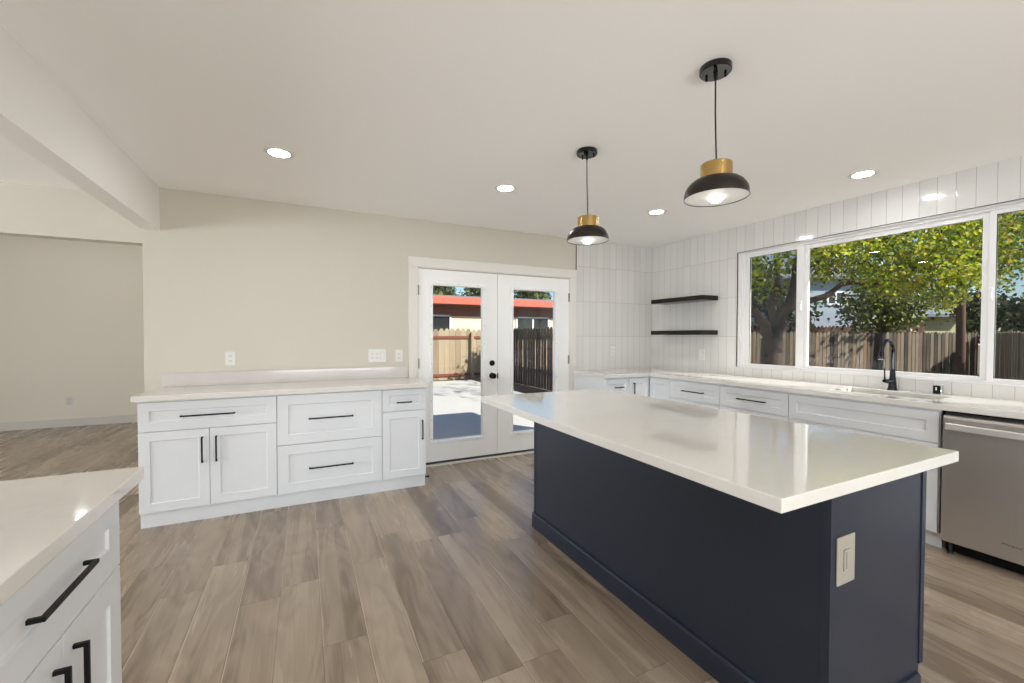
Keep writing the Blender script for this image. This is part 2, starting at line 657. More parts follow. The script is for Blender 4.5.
# header beam between kitchen and left room, header over the opening to the far room
struct('trim_1', MB().box(-1.123, -3.2, 2.165, -1.012, YB, 2.51), M['beam'])
struct('trim_2', MB().box(-6.0, YB, 2.055, -1.123, YB + 0.12, 2.9), M['wall'])
wb = MB()
wb.box(-1.123, YB, 0, DX0, YB + 0.14, 2.51).box(DX0, YB, DZ1, DX1, YB + 0.14, 2.51).box(DX1, YB, 0, XR + 0.15, YB + 0.14, 2.51)
struct('wall_back', wb, M['wall'])
struct('wall_back_tile', MB().box(2.951, YB - 0.008, ZC - 0.03, XR, YB + 0.001, H), M['tile_back'])
struct('trim_3', MB().box(2.9455, YB - 0.0095, 2.135, 2.951, YB + 0.001, H), M['edge_metal'])
wr = MB()
wr.box(XR + 0.008, WY1, 0, XR + 0.15, YB, 2.51).box(XR + 0.008, -3.2, 0, XR + 0.15, WY0, 2.51)
wr.box(XR + 0.008, WY0, 0, XR + 0.15, WY1, WZ0).box(XR + 0.008, WY0, WZ1, XR + 0.15, WY1, 2.51)
struct('wall_right', wr, M['wall'])
tr = MB()
tr.box(XR, WY1, ZC - 0.03, XR + 0.009, YB - 0.008, H).box(XR, -0.3, ZC - 0.03, XR + 0.009, WY0, H)
tr.box(XR, WY0, ZC - 0.03, XR + 0.009, WY1, WZ0).box(XR, WY0, WZ1, XR + 0.009, WY1, H)
struct('wall_right_tile', tr, M['tile_right'])
# thin metal edge round the tiled window opening
te = MB()
te.box(XR - 0.0015, WY0 - 0.004, WZ1, XR + 0.012, WY1 + 0.004, WZ1 + 0.004).box(XR - 0.0015, WY1, WZ0, XR + 0.012, WY1 + 0.004, WZ1)
struct('trim_4', te, M['edge_metal'])
struct('wall_far', MB().box(-6.1, 8.42, 0, -1.0, 8.54, 2.9), M['wall_far'])
struct('baseboard_far', MB().box(-6.0, 8.405, 0, -1.12, 8.42, 0.118), M['trim'], bevel=0.003)
struct('wall_far_side', MB().box(-1.123, YB + 0.14, 0, -0.98, 8.42, 2.9), M['wall_far'])
wlft = MB()
wlft.box(-6.15, -3.2, 0, -6.0, 8.5, 0.3).box(-6.15, -3.2, 2.2, -6.0, 8.5, 2.51).box(-6.15, -3.2, 0.3, -6.0, -0.8, 2.2)
wlft.box(-6.15, 3.2, 0.3, -6.0, 8.5, 2.2).box(-6.15, YB, 2.51, -6.0, 8.54, 2.9)
struct('wall_left', wlft, M['wall'])
wre = MB()
wre.box(-6.15, -3.35, 0, XR + 0.15, -3.2, 0.25).box(-6.15, -3.35, 1.5, XR + 0.15, -3.2, 2.51)
wre.box(-6.15, -3.35, 0.25, -1.2, -3.2, 1.5).box(2.8, -3.35, 0.25, XR + 0.15, -3.2, 1.5)
struct('wall_rear', wre, M['wall'])
# roof over the house with its eaves
struct('roof_eaves', MB().box(-6.8, -3.9, 2.53, XR + 0.15 + 0.36, YB + 0.14 + 0.36, 2.62).box(-6.8, YB, 3.0, -0.6, 9.0, 3.1), M['trim'])


# ------------------------------------------------------------------ kitchen window (recessed in the right wall)
def yz_frame(mb, y0, z0, y1, z1, x0, x1, w0, w1, wb, wt):
    """rectangular ring: side widths w0 (at y0), w1 (at y1), bottom wb, top wt"""
    mb.box(x0, y0, z0, x1, y0 + w0, z1).box(x0, y1 - w1, z0, x1, y1, z1)
    mb.box(x0, y0 + w0, z0, x1, y1 - w1, z0 + wb).box(x0, y0 + w0, z1 - wt, x1, y1 - w1, z1)
    return mb


win = struct_root('window_1', (XR + 0.08, (WY0 + WY1) / 2, WZ0))
XI = XR + 0.010
f = MB()
yz_frame(f, WY0, WZ0, WY1, WZ1, XI, XR + 0.145, 0.010, 0.010, 0.010, 0.010)
build('reveal', f, M['vinyl'], win)
f = MB()
yz_frame(f, WY0 + 0.010, WZ0 + 0.010, WY1 - 0.010, WZ1 - 0.010, XR + 0.040, XR + 0.12, 0.043, 0.043, 0.012, 0.022)
build('frame', f, M['vinyl'], win, bevel=0.003)
Z0, Z1 = WZ0 + 0.020, WZ1 - 0.030
for a, b, w0, w1, wbt, wt, fixed in ((2.369, 2.959, 0.066, 0.052, 0.021, 0.030, False), (1.174, 2.369, 0.038, 0.029, 0.028, 0.038, True), (0.151, 1.174, 0.052, 0.032, 0.021, 0.030, False)):
    sl = MB()
    xo = XR + (0.066 if fixed else 0.050)
    yz_frame(sl, a, Z0, b, Z1, xo, xo + 0.03, w0, w1, wbt, wt)
    sash = build('fixed_frame' if fixed else 'sash', sl, M['vinyl'], win, bevel=0.003)
    e_ = 0.003
    g = MB().box(xo + 0.012, a + w0 - e_, Z0 + wbt - e_, xo + 0.015, b - w1 + e_, Z1 - wt + e_)
    build('pane', g, M['glass'], sash)
    if not fixed:
        q = MB()
        yz_frame(q, a + w0 - 0.001, Z0 + wbt - 0.001, b - w1 + 0.001, Z1 - wt + 0.001, xo + 0.004, xo + 0.012, 0.004, 0.004, 0.003, 0.003)
        build('gasket', q, M['gasket'], sash)
        q = MB().box(xo + 0.045, a + 0.02, Z0 + 0.01, xo + 0.046, b - 0.02, Z1 - 0.01)
        build('insect_screen', q, M['screen'], win)
        yl = a + 0.012 if a > 2 else b - 0.024
        q = MB().box(xo - 0.016, yl, 1.585, xo + 0.002, yl + 0.018, 1.675).box(xo - 0.024, yl + 0.003, 1.60, xo - 0.014, yl + 0.015, 1.64)
        build('latch', q, M['vinyl'], sash, bevel=0.003)

# ------------------------------------------------------------------ double glazed doors to the patio
cas = MB()
yk = YB - 0.018
for x0, x1, z0, z1 in ((0.939, DX0 - 0.002, 0, DZ1 + 0.002), (DX1 + 0.002, 2.949, 0, DZ1 + 0.002), (0.939, 2.949, DZ1 + 0.002, 2.130)):
    cas.box(x0, yk, z0, x1, YB + 0.001, z1)
struct('trim_5', cas, M['trim'], bevel=0.003)
jb = MB()
jb.box(DX0 - 0.002, YB - 0.006, 0, DX0 + 0.006, YB + 0.14, DZ1).box(DX1 - 0.006, YB - 0.006, 0, DX1 + 0.002, YB + 0.14, DZ1).box(DX0, YB - 0.006, DZ1 - 0.006, DX1, YB + 0.14, DZ1 + 0.002)
struct('trim_6', jb, M['trim'])
struct('trim_7', MB().box(DX0 + 0.006, YB - 0.030, 0, DX1 - 0.006, YB + 0.16, 0.016), M['trim'], bevel=0.003)


def door_leaf(name, x0, x1, gx0, gx1, knob_side, label):
    d = struct_root(name, ((x0 + x1) / 2, YB + 0.02, 0.02))
    gz0, gz1 = 0.258, 1.858
    ya, yb_ = YB + 0.004, YB + 0.046
    s = MB()
    s.box(x0, ya, 0.04, gx0 - 0.02, yb_, DZ1 - 0.012).box(gx1 + 0.02, ya, 0.04, x1, yb_, DZ1 - 0.012)
    s.box(gx0 - 0.02, ya, 0.04, gx1 + 0.02, yb_, gz0 - 0.02).box(gx0 - 0.02, ya, gz1 + 0.02, gx1 + 0.02, yb_, DZ1 - 0.012)
    build('slab', s, M['door'], d)
    build('door_sweep', MB().box(x0, ya + 0.002, 0.016, x1, yb_, 0.04), M['gasket'], d)
    lf = MB()
    for (a0, b0, a1, b1) in ((gx0 - 0.034, gz0 - 0.034, gx0, gz1 + 0.034), (gx1, gz0 - 0.034, gx1 + 0.034, gz1 + 0.034), (gx0, gz0 - 0.034, gx1, gz0), (gx0, gz1, gx1, gz1 + 0.034)):
        lf.box(a0, ya - 0.011, b0, a1, yb_ + 0.011, b1)
    fr = build('lite_frame', lf, M['door'], d, bevel=0.004)
    pl = MB()
    for k in range(9):
        z = gz0 + 0.02 + (gz1 - gz0 - 0.04) * k / 8
        for x in (gx0 - 0.018, gx1 + 0.018):
            pl.box(x - 0.0035, ya - 0.0122, z - 0.0035, x + 0.0035, ya - 0.010, z + 0.0035)
    for k in range(3):
        x = gx0 + 0.06 + (gx1 - gx0 - 0.12) * k / 2
        for z in (gz0 - 0.018, gz1 + 0.018):
            pl.box(x - 0.0035, ya - 0.0122, z - 0.0035, x + 0.0035, ya - 0.010, z + 0.0035)
    e = build('screw_plugs', pl, M['grey_dot'], fr)
    e['kind'] = 'stuff'
    build('pane', MB().box(gx0 - 0.004, YB + 0.022, gz0 - 0.004, gx1 + 0.004, YB + 0.028, gz1 + 0.004), M['glass'], d)
    hx = x0 - 0.002 if knob_side > 0 else x1 - 0.006
    for z in (0.30, 1.06, 1.80):
        build('hinge', MB().box(hx - 0.004, YB - 0.008, z - 0.05, hx + 0.010, YB + 0.006, z + 0.05), M['hinge'], d)
    return d


d1 = door_leaf('door_1', DX0 + 0.006, 1.9135, 1.191, 1.7385, 1, '')
d2 = door_leaf('door_2', 1.9185, DX1 - 0.006, 2.110, 2.661, -1, '')
kx = 1.852


def y_lathe(mb, prof, c, n=28):
    """prof (radius, outwards) about the axis pointing into the room (-y)"""
    v, fc = [], []
    for r, h in prof:
        for k in range(n):
            a = 2 * math.pi * k / n
            v.append((c[0] + r * math.cos(a), c[1] - h, c[2] + r * math.sin(a)))
    L = len(prof)
    for i in range(L - 1):
        for k in range(n):
            fc.append((i * n + k, i * n + (k + 1) % n, (i + 1) * n + (k + 1) % n, (i + 1) * n + k))
    fc.append(tuple(range(n)))
    fc.append(tuple(range((L - 1) * n, L * n)))
    mb.add(v, fc)
    return mb


build('door_knob', y_lathe(MB(), [(0.033, 0.0), (0.033, 0.006), (0.014, 0.010), (0.012, 0.028), (0.024, 0.036), (0.030, 0.048), (0.029, 0.060), (0.018, 0.067)], (kx, YB + 0.004, 0.905)), M['black'], d1, smooth=True)
build('deadbolt', y_lathe(MB(), [(0.031, 0.0), (0.031, 0.008), (0.026, 0.014), (0.010, 0.016), (0.010, 0.026)], (kx, YB + 0.004, 1.043)), M['black'], d1, smooth=True)
build('strike', MB().box(1.914, YB - 0.004, 0.87, 1.924, YB + 0.004, 0.93), M['black'], d2)


# ------------------------------------------------------------------ cabinet pieces
def shaker(mb, fr, a0, b0, a1, b1, stile=0.062, t=0.02, rec=0.008):
    g = 0.003
    i0, j0, i1, j1 = a0 + stile, b0 + stile, a1 - stile, b1 - stile
    o_ = [fr(a, b, t) for a, b in ((a0, b0), (a1, b0), (a1, b1), (a0, b1))]
    i_ = [fr(a, b, t) for a, b in ((i0, j0), (i1, j0), (i1, j1), (i0, j1))]
    p_ = [fr(a, b, t - rec) for a, b in ((i0 + g, j0 + g), (i1 - g, j0 + g), (i1 - g, j1 - g), (i0 + g, j1 - g))]
    b_ = [fr(a, b, 0.0) for a, b in ((a0, b0), (a1, b0), (a1, b1), (a0, b1))]
    v = o_ + i_ + p_ + b_
    f = [(k, (k + 1) % 4, 4 + (k + 1) % 4, 4 + k) for k in range(4)]
    f += [(4 + k, 4 + (k + 1) % 4, 8 + (k + 1) % 4, 8 + k) for k in range(4)]
    f += [(8, 9, 10, 11)]
    f += [(12 + k, 12 + (k + 1) % 4, (k + 1) % 4, k) for k in range(4)]
    f += [(15, 14, 13, 12)]
    mb.add(v, f)
    return mb


def pull(fr, parent, a, b, length, vert=False, t=0.02, sec=0.010, out=0.029, root=None):
    """squared bar pull: one U-shaped bar standing off the front"""
    h = length / 2
    prof = [(-h, 0), (-h, out), (h, out), (h, 0), (h - sec, 0), (h - sec, out - sec), (-h + sec, out - sec), (-h + sec, 0)]
    mb = MB()
    if vert:
        fn = lambda p, c, d: fr(a + d, b + p, t + c)
    else:
        fn = lambda p, c, d: fr(a + p, b + d, t + c)
    mb.prism(prof, fn, -sec / 2, sec / 2)
    return build('pull', mb, M['black'], parent, bevel=0.0012)


def cabinet(label, fr, W, depth, fronts, toe=0.05, group=None, loc=None, name='base_cabinet', mat='cab', top=ZU - 0.001):
    """fronts: (kind, a0, z0, a1, z1, pull spec or None, stile)"""
    mid = fr(W / 2, 0, -depth / 2)
    t = thing(name, label, 'cabinet', (mid.x, mid.y, 0), group)
    c = MB()
    fr.box(c, 0, 0.105, -depth, W, top, 0)
    build('carcass', c, M[mat], t)
    if top < 0.8:
        k = MB()
        fr.box(k, 0, top, -0.02, W, ZU - 0.001, 0)
        build('front_rail', k, M[mat], t)
    k = MB()
    fr.box(k, 0, 0, -depth, W, 0.105, -toe)
    build('toe_kick', k, M[mat], t)
    for kind, a0, z0, a1, z1, ps, st in fronts:
        o = build(kind, shaker(MB(), fr, a0, z0, a1, z1, st), M[mat], t, bevel=0.0012)
        if ps:
            a, b, ln, vert = ps
            pull(fr, o, a, b, ln, vert)
    return t


# ---- low run against the back wall, left of the doors
G = 0.002
fr = Frame((-1.017, 3.72, 0), (1, 0, 0), (0, -1, 0))
x = lambda v: v + 1.017
cabinet('white two-door cabinet with one wide drawer, left end of the back wall run', fr, x(-0.187), 0.53, [
    ('drawer', x(-1.015), 0.674, x(-0.190), 0.874, (x(-0.617), 0.770, 0.325, False), 0.060),
    ('door', x(-1.015), 0.112, x(-0.6145), 0.668, (x(-0.655), 0.520, 0.185, True), 0.062),
    ('door', x(-0.6115), 0.112, x(-0.190), 0.668, (x(-0.571), 0.520, 0.185, True), 0.062)], toe=0.016)
fr = Frame((-0.187, 3.72, 0), (1, 0, 0), (0, -1, 0))
x = lambda v: v + 0.187
cabinet('white cabinet with two deep drawers, in the middle of the back wall run', fr, x(0.593), 0.53, [
    ('drawer', x(-0.183), 0.492, x(0.590), 0.876, (x(0.198), 0.684, 0.33, False), 0.075),
    ('drawer', x(-0.183), 0.112, x(0.590), 0.486, (x(0.198), 0.292, 0.33, False), 0.075)], toe=0.016)
fr = Frame((0.593, 3.72, 0), (1, 0, 0), (0, -1, 0))
x = lambda v: v - 0.593
cabinet('narrow white cabinet with a small drawer over one door, beside the glazed doors', fr, x(0.970), 0.53, [
    ('drawer', x(0.597), 0.692, x(0.968), 0.876, (x(0.779), 0.765, 0.125, False), 0.052),
    ('door', x(0.597), 0.112, x(0.968), 0.686, (x(0.936), 0.512, 0.17, True), 0.062)], toe=0.016)
ct = MB().prism([(-1.04, 3.66), (0.99, 3.66), (0.99, 4.236), (0.935, 4.236), (0.935, 4.258), (-1.04, 4.258)], lambda a, b, d: (a, b, d), ZU, ZC)
tag(build('countertop', ct, M['quartz'], loc=(0, 3.96, ZU), bevel=0.003), 'pale quartz countertop on the low cabinets left of the glazed doors', 'countertop')
tag(build('backsplash', MB().box(-1.006, 4.238, ZC, 0.928, 4.2585, 1.033), M['quartz_dimmed'], loc=(0, 4.25, ZC), bevel=0.002), 'low pale quartz backsplash strip along the painted back wall', 'backsplash')

# ---- L-shaped run under the window
cabinet('white cabinet beside the doors with small top drawer, left end of the tiled corner run', Frame((2.914, 3.668, 0), (1, 0, 0), (0, -1, 0)), 0.330, 0.58, [
    ('drawer', 0.003, 0.706, 0.328, 0.870, (0.185, 0.780, 0.115, False), 0.052),
    ('door', 0.003, 0.112, 0.328, 0.700, (0.285, 0.52, 0.17, True), 0.062)])
ca = thing('corner_cabinet', 'white corner cabinet with folding door where the two tiled walls meet', 'cabinet', (3.85, 3.85, 0))
cp = [(3.244, 3.668), (3.565, 3.668), (3.565, 3.351), (4.150, 3.351), (4.150, 4.248), (3.244, 4.248)]
build('carcass', MB().prism(cp, lambda a, b, d: (a, b, d), 0.105, ZU - 0.001), M['cab'], ca)
kp = [(3.246, 3.718), (3.615, 3.718), (3.615, 3.353), (4.148, 3.353), (4.148, 4.246), (3.246, 4.246)]
build('toe_kick', MB().prism(kp, lambda a, b, d: (a, b, d), 0, 0.105), M['cab'], ca)
cf = Frame((3.244, 3.668, 0), (1, 0, 0), (0, -1, 0))
dr = build('door', shaker(MB(), cf, 0.003, 0.112, 0.281, 0.870), M['cab'], ca, bevel=0.0012)
pull(cf, dr, 0.062, 0.735, 0.17, True)
cf = Frame((3.565, 3.351, 0), (0, 1, 0), (-1, 0, 0))
build('door', shaker(MB(), cf, 0.003, 0.112, 0.294, 0.870), M['cab'], ca, bevel=0.0012)


def drawers3(W, off=0.0):
    ln = 0.26
    return [('drawer', 0.003, 0.684, W - 0.003, 0.870, (W / 2 + off, 0.776, ln, False), 0.058),
            ('drawer', 0.003, 0.402, W - 0.003, 0.678, (W / 2, 0.54, ln, False), 0.062),
            ('drawer', 0.003, 0.112, W - 0.003, 0.396, (W / 2, 0.254, ln, False), 0.062)]


cabinet('white drawer cabinet next to the corner, below the dark floating shelves', Frame((3.565, 2.738, 0), (0, 1, 0), (-1, 0, 0)), 0.613, 0.585, drawers3(0.613))
cabinet('white drawer cabinet under the left window sash, beside the sink cabinet', Frame((3.565, 2.102, 0), (0, 1, 0), (-1, 0, 0)), 0.636, 0.585, drawers3(0.636))
cabinet('wide white sink cabinet with blank false front, left of the dishwasher', Frame((3.565, 1.186, 0), (0, 1, 0), (-1, 0, 0)), 0.916, 0.585, [
    ('false_front', 0.003, 0.676, 0.912, 0.870, None, 0.060),
    ('door', 0.003, 0.112, 0.456, 0.670, (0.415, 0.52, 0.17, True), 0.062),
    ('door', 0.459, 0.112, 0.912, 0.670, (0.50, 0.52, 0.17, True), 0.062)], top=0.68)
cabinet('white drawer cabinet on the far side of the dishwasher', Frame((3.565, -0.06, 0), (0, 1, 0), (-1, 0, 0)), 0.61, 0.585, drawers3(0.61))

gx = [2.90, 3.52, 3.70, 4.02, 4.152]
gy = [-0.08, 1.28, 1.88, 3.62, 4.249]
cells = {(i, j) for i in range(4) for j in range(4) if (i > 0 or j == 3) and not (i == 2 and j == 1)}
ct = MB()
for i, j in cells:
    x0, x1, y0, y1 = gx[i], gx[i + 1], gy[j], gy[j + 1]
    ct.add([(x0, y0, ZC), (x1, y0, ZC), (x1, y1, ZC), (x0, y1, ZC)], [(0, 1, 2, 3)])
    ct.add([(x0, y0, ZU), (x1, y0, ZU), (x1, y1, ZU), (x0, y1, ZU)], [(3, 2, 1, 0)])
    for (di, dj, p, q) in ((-1, 0, (x0, y0), (x0, y1)), (1, 0, (x1, y0), (x1, y1)), (0, -1, (x0, y0), (x1, y0)), (0, 1, (x0, y1), (x1, y1))):
        if (i + di, j + dj) not in cells:
            ct.add([(*p, ZU), (*q, ZU), (*q, ZC), (*p, ZC)], [(0, 1, 2, 3)])
o = build('countertop', ct, M['quartz'], loc=(3.6, 2.5, ZU), weld=True, bevel=0.003)
bm = bmesh.new()
bm.from_mesh(o.data)
bmesh.ops.dissolve_limit(bm, angle_limit=0.01, verts=bm.verts, edges=bm.edges)
bm.to_mesh(o.data)
bm.free()
tag(o, 'long L-shaped pale quartz countertop under the window with a sink cut-out', 'countertop')

# sink
sk = thing('sink', 'stainless undermount sink set in the countertop under the window', 'sink', (3.86, 1.58, 0.69))
s = MB()
a0, a1, b0, b1, zb, zt, th = 3.692, 4.028, 1.272, 1.888, 0.70, ZU - 0.001, 0.004
s.box(a0 - 0.0, b0, zb - th, a1, b1, zb)
s.box(a0, b0, zb, a0 + th, b1, zt).box(a1 - th, b0, zb, a1, b1, zt).box(a0 + th, b0, zb, a1 - th, b0 + th, zt).box(a0 + th, b1 - th, zb, a1 - th, b1, zt)
build('basin', s, M['steel'], sk)
build('drain', MB().lathe([(0.0, 0.0), (0.02, 0.001), (0.045, 0.004), (0.055, 0.002), (0.056, 0.0)], (3.86, 1.58, zb), 28), M['dark_chrome'], sk, smooth=True)

# faucet
FX, FY = 4.088, 1.642
fa = thing('faucet', 'dark chrome gooseneck pull-down faucet standing behind the sink', 'faucet', (FX, FY, ZC))
build('base', MB().lathe([(0.031, 0.0), (0.031, 0.006), (0.027, 0.02), (0.021, 0.085), (0.0165, 0.145), (0.0125, 0.165), (0.0, 0.166)], (FX, FY, ZC), 28), M['dark_chrome'], fa, smooth=True)
pts = [(FX, FY, ZC + 0.15), (FX, FY, ZC + 0.24), (FX, FY, ZC + 0.29)]
RA = 0.083
for k in range(1, 15):
    a = math.pi * k / 14 * 0.94
    pts.append((FX - RA + RA * math.cos(a), FY, ZC + 0.29 + RA * 1.15 * math.sin(a)))
build('spout', MB().tube(pts, 0.0125, 16), M['dark_chrome'], fa, smooth=True)
e = Vector(pts[-1])
dv = (Vector(pts[-1]) - Vector(pts[-2])).normalized()
build('spray_head', MB().tube([e - dv * 0.004, e + dv * 0.01, e + dv * 0.035, e + dv * 0.062, e + dv * 0.068], [0.0128, 0.014, 0.018, 0.021, 0.019], 18), M['dark_chrome'], fa, smooth=True)
build('lever', MB().tube([(FX - 0.015, FY, ZC + 0.070), (FX - 0.08, FY, ZC + 0.073), (FX - 0.125, FY, ZC + 0.078)], [0.017, 0.017, 0.013], 14).tube([(FX - 0.116, FY, ZC + 0.082), (FX - 0.121, FY, ZC + 0.125), (FX - 0.124, FY, ZC + 0.175)], [0.006, 0.0045, 0.0045], 10), M['dark_chrome'], fa, smooth=True)

# small disposal button / air gap on the counter
ag = thing('air_gap', 'small black and chrome sink air gap standing on the counter against the tile', 'air gap', (4.10, 1.375, ZC))
build('cap', MB().lathe([(0.020, 0.0), (0.021, 0.004), (0.0205, 0.060), (0.017, 0.066), (0.0, 0.067)], (4.10, 1.375, ZC), 28), M['chrome'], ag, smooth=True)
build('vent_panel', MB().box(4.074, 1.362, ZC + 0.004, 4.083, 1.402, ZC + 0.064), M['black'], ag, bevel=0.002)
build('vent_slot', MB().box(4.0725, 1.381, ZC + 0.030, 4.0745, 1.388, ZC + 0.052), M['plate'], ag)

# dishwasher
DY0, DY1 = 0.566, 1.166
dw = thing('dishwasher', 'brushed stainless steel dishwasher under the counter right of the sink', 'dishwasher', (3.85, 0.866, 0))
build('body', MB().box(3.562, DY0 + 0.004, 0.09, 4.12, DY1 - 0.004, 0.872), M['gasket'], dw)
ds = MB()
prof = [(3.562, 0.084), (3.530, 0.084), (3.525, 0.090), (3.523, 0.30), (3.522, 0.55), (3.523, 0.84), (3.527, 0.858), (3.562, 0.860)]
ds.prism(prof, lambda a, b, d: (a, d, b), DY0 + 0.003, DY1 - 0.003)
build('door', ds, M['brushed'], dw, bevel=0.003)
hp = []
for k in range(17):
    s_ = k / 16
    y = 1.142 - s_ * 0.552
    bow = 0.012 * math.sin(math.pi * s_)
    hp.append((y, bow))
hb = MB()
v, fc = [], []
for (y, bow) in hp:
    xo = 3.486 - bow
    for (dx, dz) in ((0.010, 0.776), (0.0, 0.782), (0.0, 0.812), (0.010, 0.818), (0.016, 0.812), (0.016, 0.782)):
        v.append((xo + dx, y, dz))
for i in range(16):
    for k in range(6):
        fc.append((i * 6 + k, i * 6 + (k + 1) % 6, (i + 1) * 6 + (k + 1) % 6, (i + 1) * 6 + k))
fc += [tuple(range(6)), tuple(range(96, 102))]
hb.add(v, fc)
hb.box(3.494, 1.118, 0.784, 3.526, 1.138, 0.810).box(3.494, 0.594, 0.784, 3.526, 0.614, 0.810)
build('handle', hb, M['handle_steel'], dw, smooth=True)
build('kick_plate', MB().box(3.60, DY0 + 0.004, 0.012, 3.62, DY1 - 0.004, 0.085), M['black'], dw)
for yy in (DY0 + 0.03, DY1 - 0.03):
    build('foot', MB().lathe([(0.016, 0), (0.016, 0.012), (0.008, 0.014), (0.008, 0.09)], (3.585, yy, 0), 14), M['gasket'], dw, smooth=True)
tx = bpy.data.curves.new('lettering', 'FONT')
tx.body = 'Whirlpool'
tx.size = 0.019
tx.shear = 0.35
tx.extrude = 0.0004
tx.materials.append(M['plate_dark'])
tmp = bpy.data.objects.new('lettering_curve', tx)
COL.objects.link(tmp)
bpy.context.view_layer.update()
tm = bpy.data.meshes.new_from_object(tmp.evaluated_get(bpy.context.evaluated_depsgraph_get()))
bpy.data.objects.remove(tmp)
to = bpy.data.objects.new('lettering', tm)
COL.objects.link(to)
to.parent = dw
to.rotation_euler = (math.pi / 2, 0, -math.pi / 2)
to.location = Vector((3.5225, 0.912, 0.170)) - Vector(dw.location)

# floating shelves
for z, lb in ((1.742, 'upper dark brown floating shelf on the tiled wall'), (1.357, 'lower dark brown floating shelf on the tiled wall')):
    s = MB().box(XR - 0.25, 3.240, z, XR - 0.0005, 4.005, z + 0.051)
    tag(build('floating_shelf', s, M['shelf'], loc=(XR - 0.12, 3.62, z), bevel=0.002), lb, 'shelf', 'floating shelves in the tiled corner')

# ------------------------------------------------------------------ island
IX0, IX1, IY0, IY1 = 1.445, 2.036, 0.724, 2.580
il = thing('kitchen_island', 'long dark navy island base standing in the middle of the floor', 'kitchen island', ((IX0 + IX1) / 2, (IY0 + IY1) / 2, 0))
build('body', MB().box(IX0, IY0, 0.0, IX1, IY1, ZU - 0.001), M['navy'], il, bevel=0.002)
bp = [(-0.0, 0.0), (0.015, 0.0), (0.015, 0.094), (0.010, 0.104), (0.0, 0.106)]
bb = MB()
loop = [(1, IY1, IX0), (0, 0, 0)]
bb.prism(bp, lambda a, b, d: (IX0 - a, d, b), IY0 - 0.015, IY1 + 0.010)
build('baseboard', bb, M['navy'], il, bevel=0.0015)
bb = MB()
bb.prism(bp, lambda a, b, d: (d, IY0 - a, b), IX0, 2.020)
build('baseboard', bb, M['navy'], il, bevel=0.0015)
bb = MB()
bb.prism([(a * 0.6, b) for a, b in bp], lambda a, b, d: (d, IY1 + a, b), IX0, 2.020)
build('baseboard', bb, M['navy'], il, bevel=0.0015)
for y0, y1 in ((IY0 - 0.0025, IY0 + 0.022), (IY1 - 0.022, IY1 + 0.0025)):
    build('corner_trim', MB().box(IX0 - 0.0035, y0, 0.100, IX0 + 0.001, y1, ZU - 0.002), M['navy'], il, bevel=0.001)
build('corner_trim', MB().box(IX1 - 0.006, IY0 - 0.004, 0.130, IX1 + 0.0235, IY0 + 0.001, ZU - 0.002), M['navy'], il, bevel=0.001)
n3 = 3
wd = (IY1 - IY0) / n3
fi = Frame((IX1, IY0, 0), (0, 1, 0), (1, 0, 0))
for k in range(n3):
    build('drawer', shaker(MB(), fi, k * wd + 0.002, 0.706, (k + 1) * wd - 0.002, 0.872, 0.058), M['navy'], il)
    build('door', shaker(MB(), fi, k * wd + 0.002, 0.130, (k + 1) * wd - 0.002, 0.7045, 0.062), M['navy'], il)
tag(build('countertop', MB().box(1.082, 0.654, ZU, 2.118, 2.690, ZC), M['quartz'], loc=(1.62, 1.67, ZU), bevel=0.003), 'thick pale quartz countertop overhanging the navy island', 'countertop')

# ------------------------------------------------------------------ cabinet in the near left corner
fr = Frame((-0.510, 0.955, 0), (0, 1, 0), (1, 0, 0))
cabinet('white near cabinet with wide drawer over two doors, closest to the viewer', fr, 0.670, 0.60, [
    ('drawer', 0.003, 0.664, 0.667, 0.872, (0.318, 0.774, 0.25, False), 0.075),
    ('door', 0.003, 0.112, 0.3335, 0.658, (0.291, 0.520, 0.18, True), 0.075),
    ('door', 0.3365, 0.112, 0.667, 0.658, (0.380, 0.520, 0.18, True), 0.075)])
fr = Frame((-0.510, 0.283, 0), (0, 1, 0), (1, 0, 0))
cabinet('white cabinet continuing the near counter run', fr, 0.670, 0.60, [
    ('drawer', 0.003, 0.664, 0.667, 0.872, (0.335, 0.768, 0.27, False), 0.075),
    ('door', 0.003, 0.112, 0.3335, 0.658, (0.295, 0.530, 0.18, True), 0.075),
    ('door', 0.3365, 0.112, 0.667, 0.658, (0.375, 0.530, 0.18, True), 0.075)])
tag(build('countertop', MB().box(-1.14, 0.25, ZU, -0.451, 1.700, ZC), M['quartz'], loc=(-0.8, 1.0, ZU), bevel=0.003), 'pale quartz countertop on the white cabinet nearest the viewer', 'countertop')


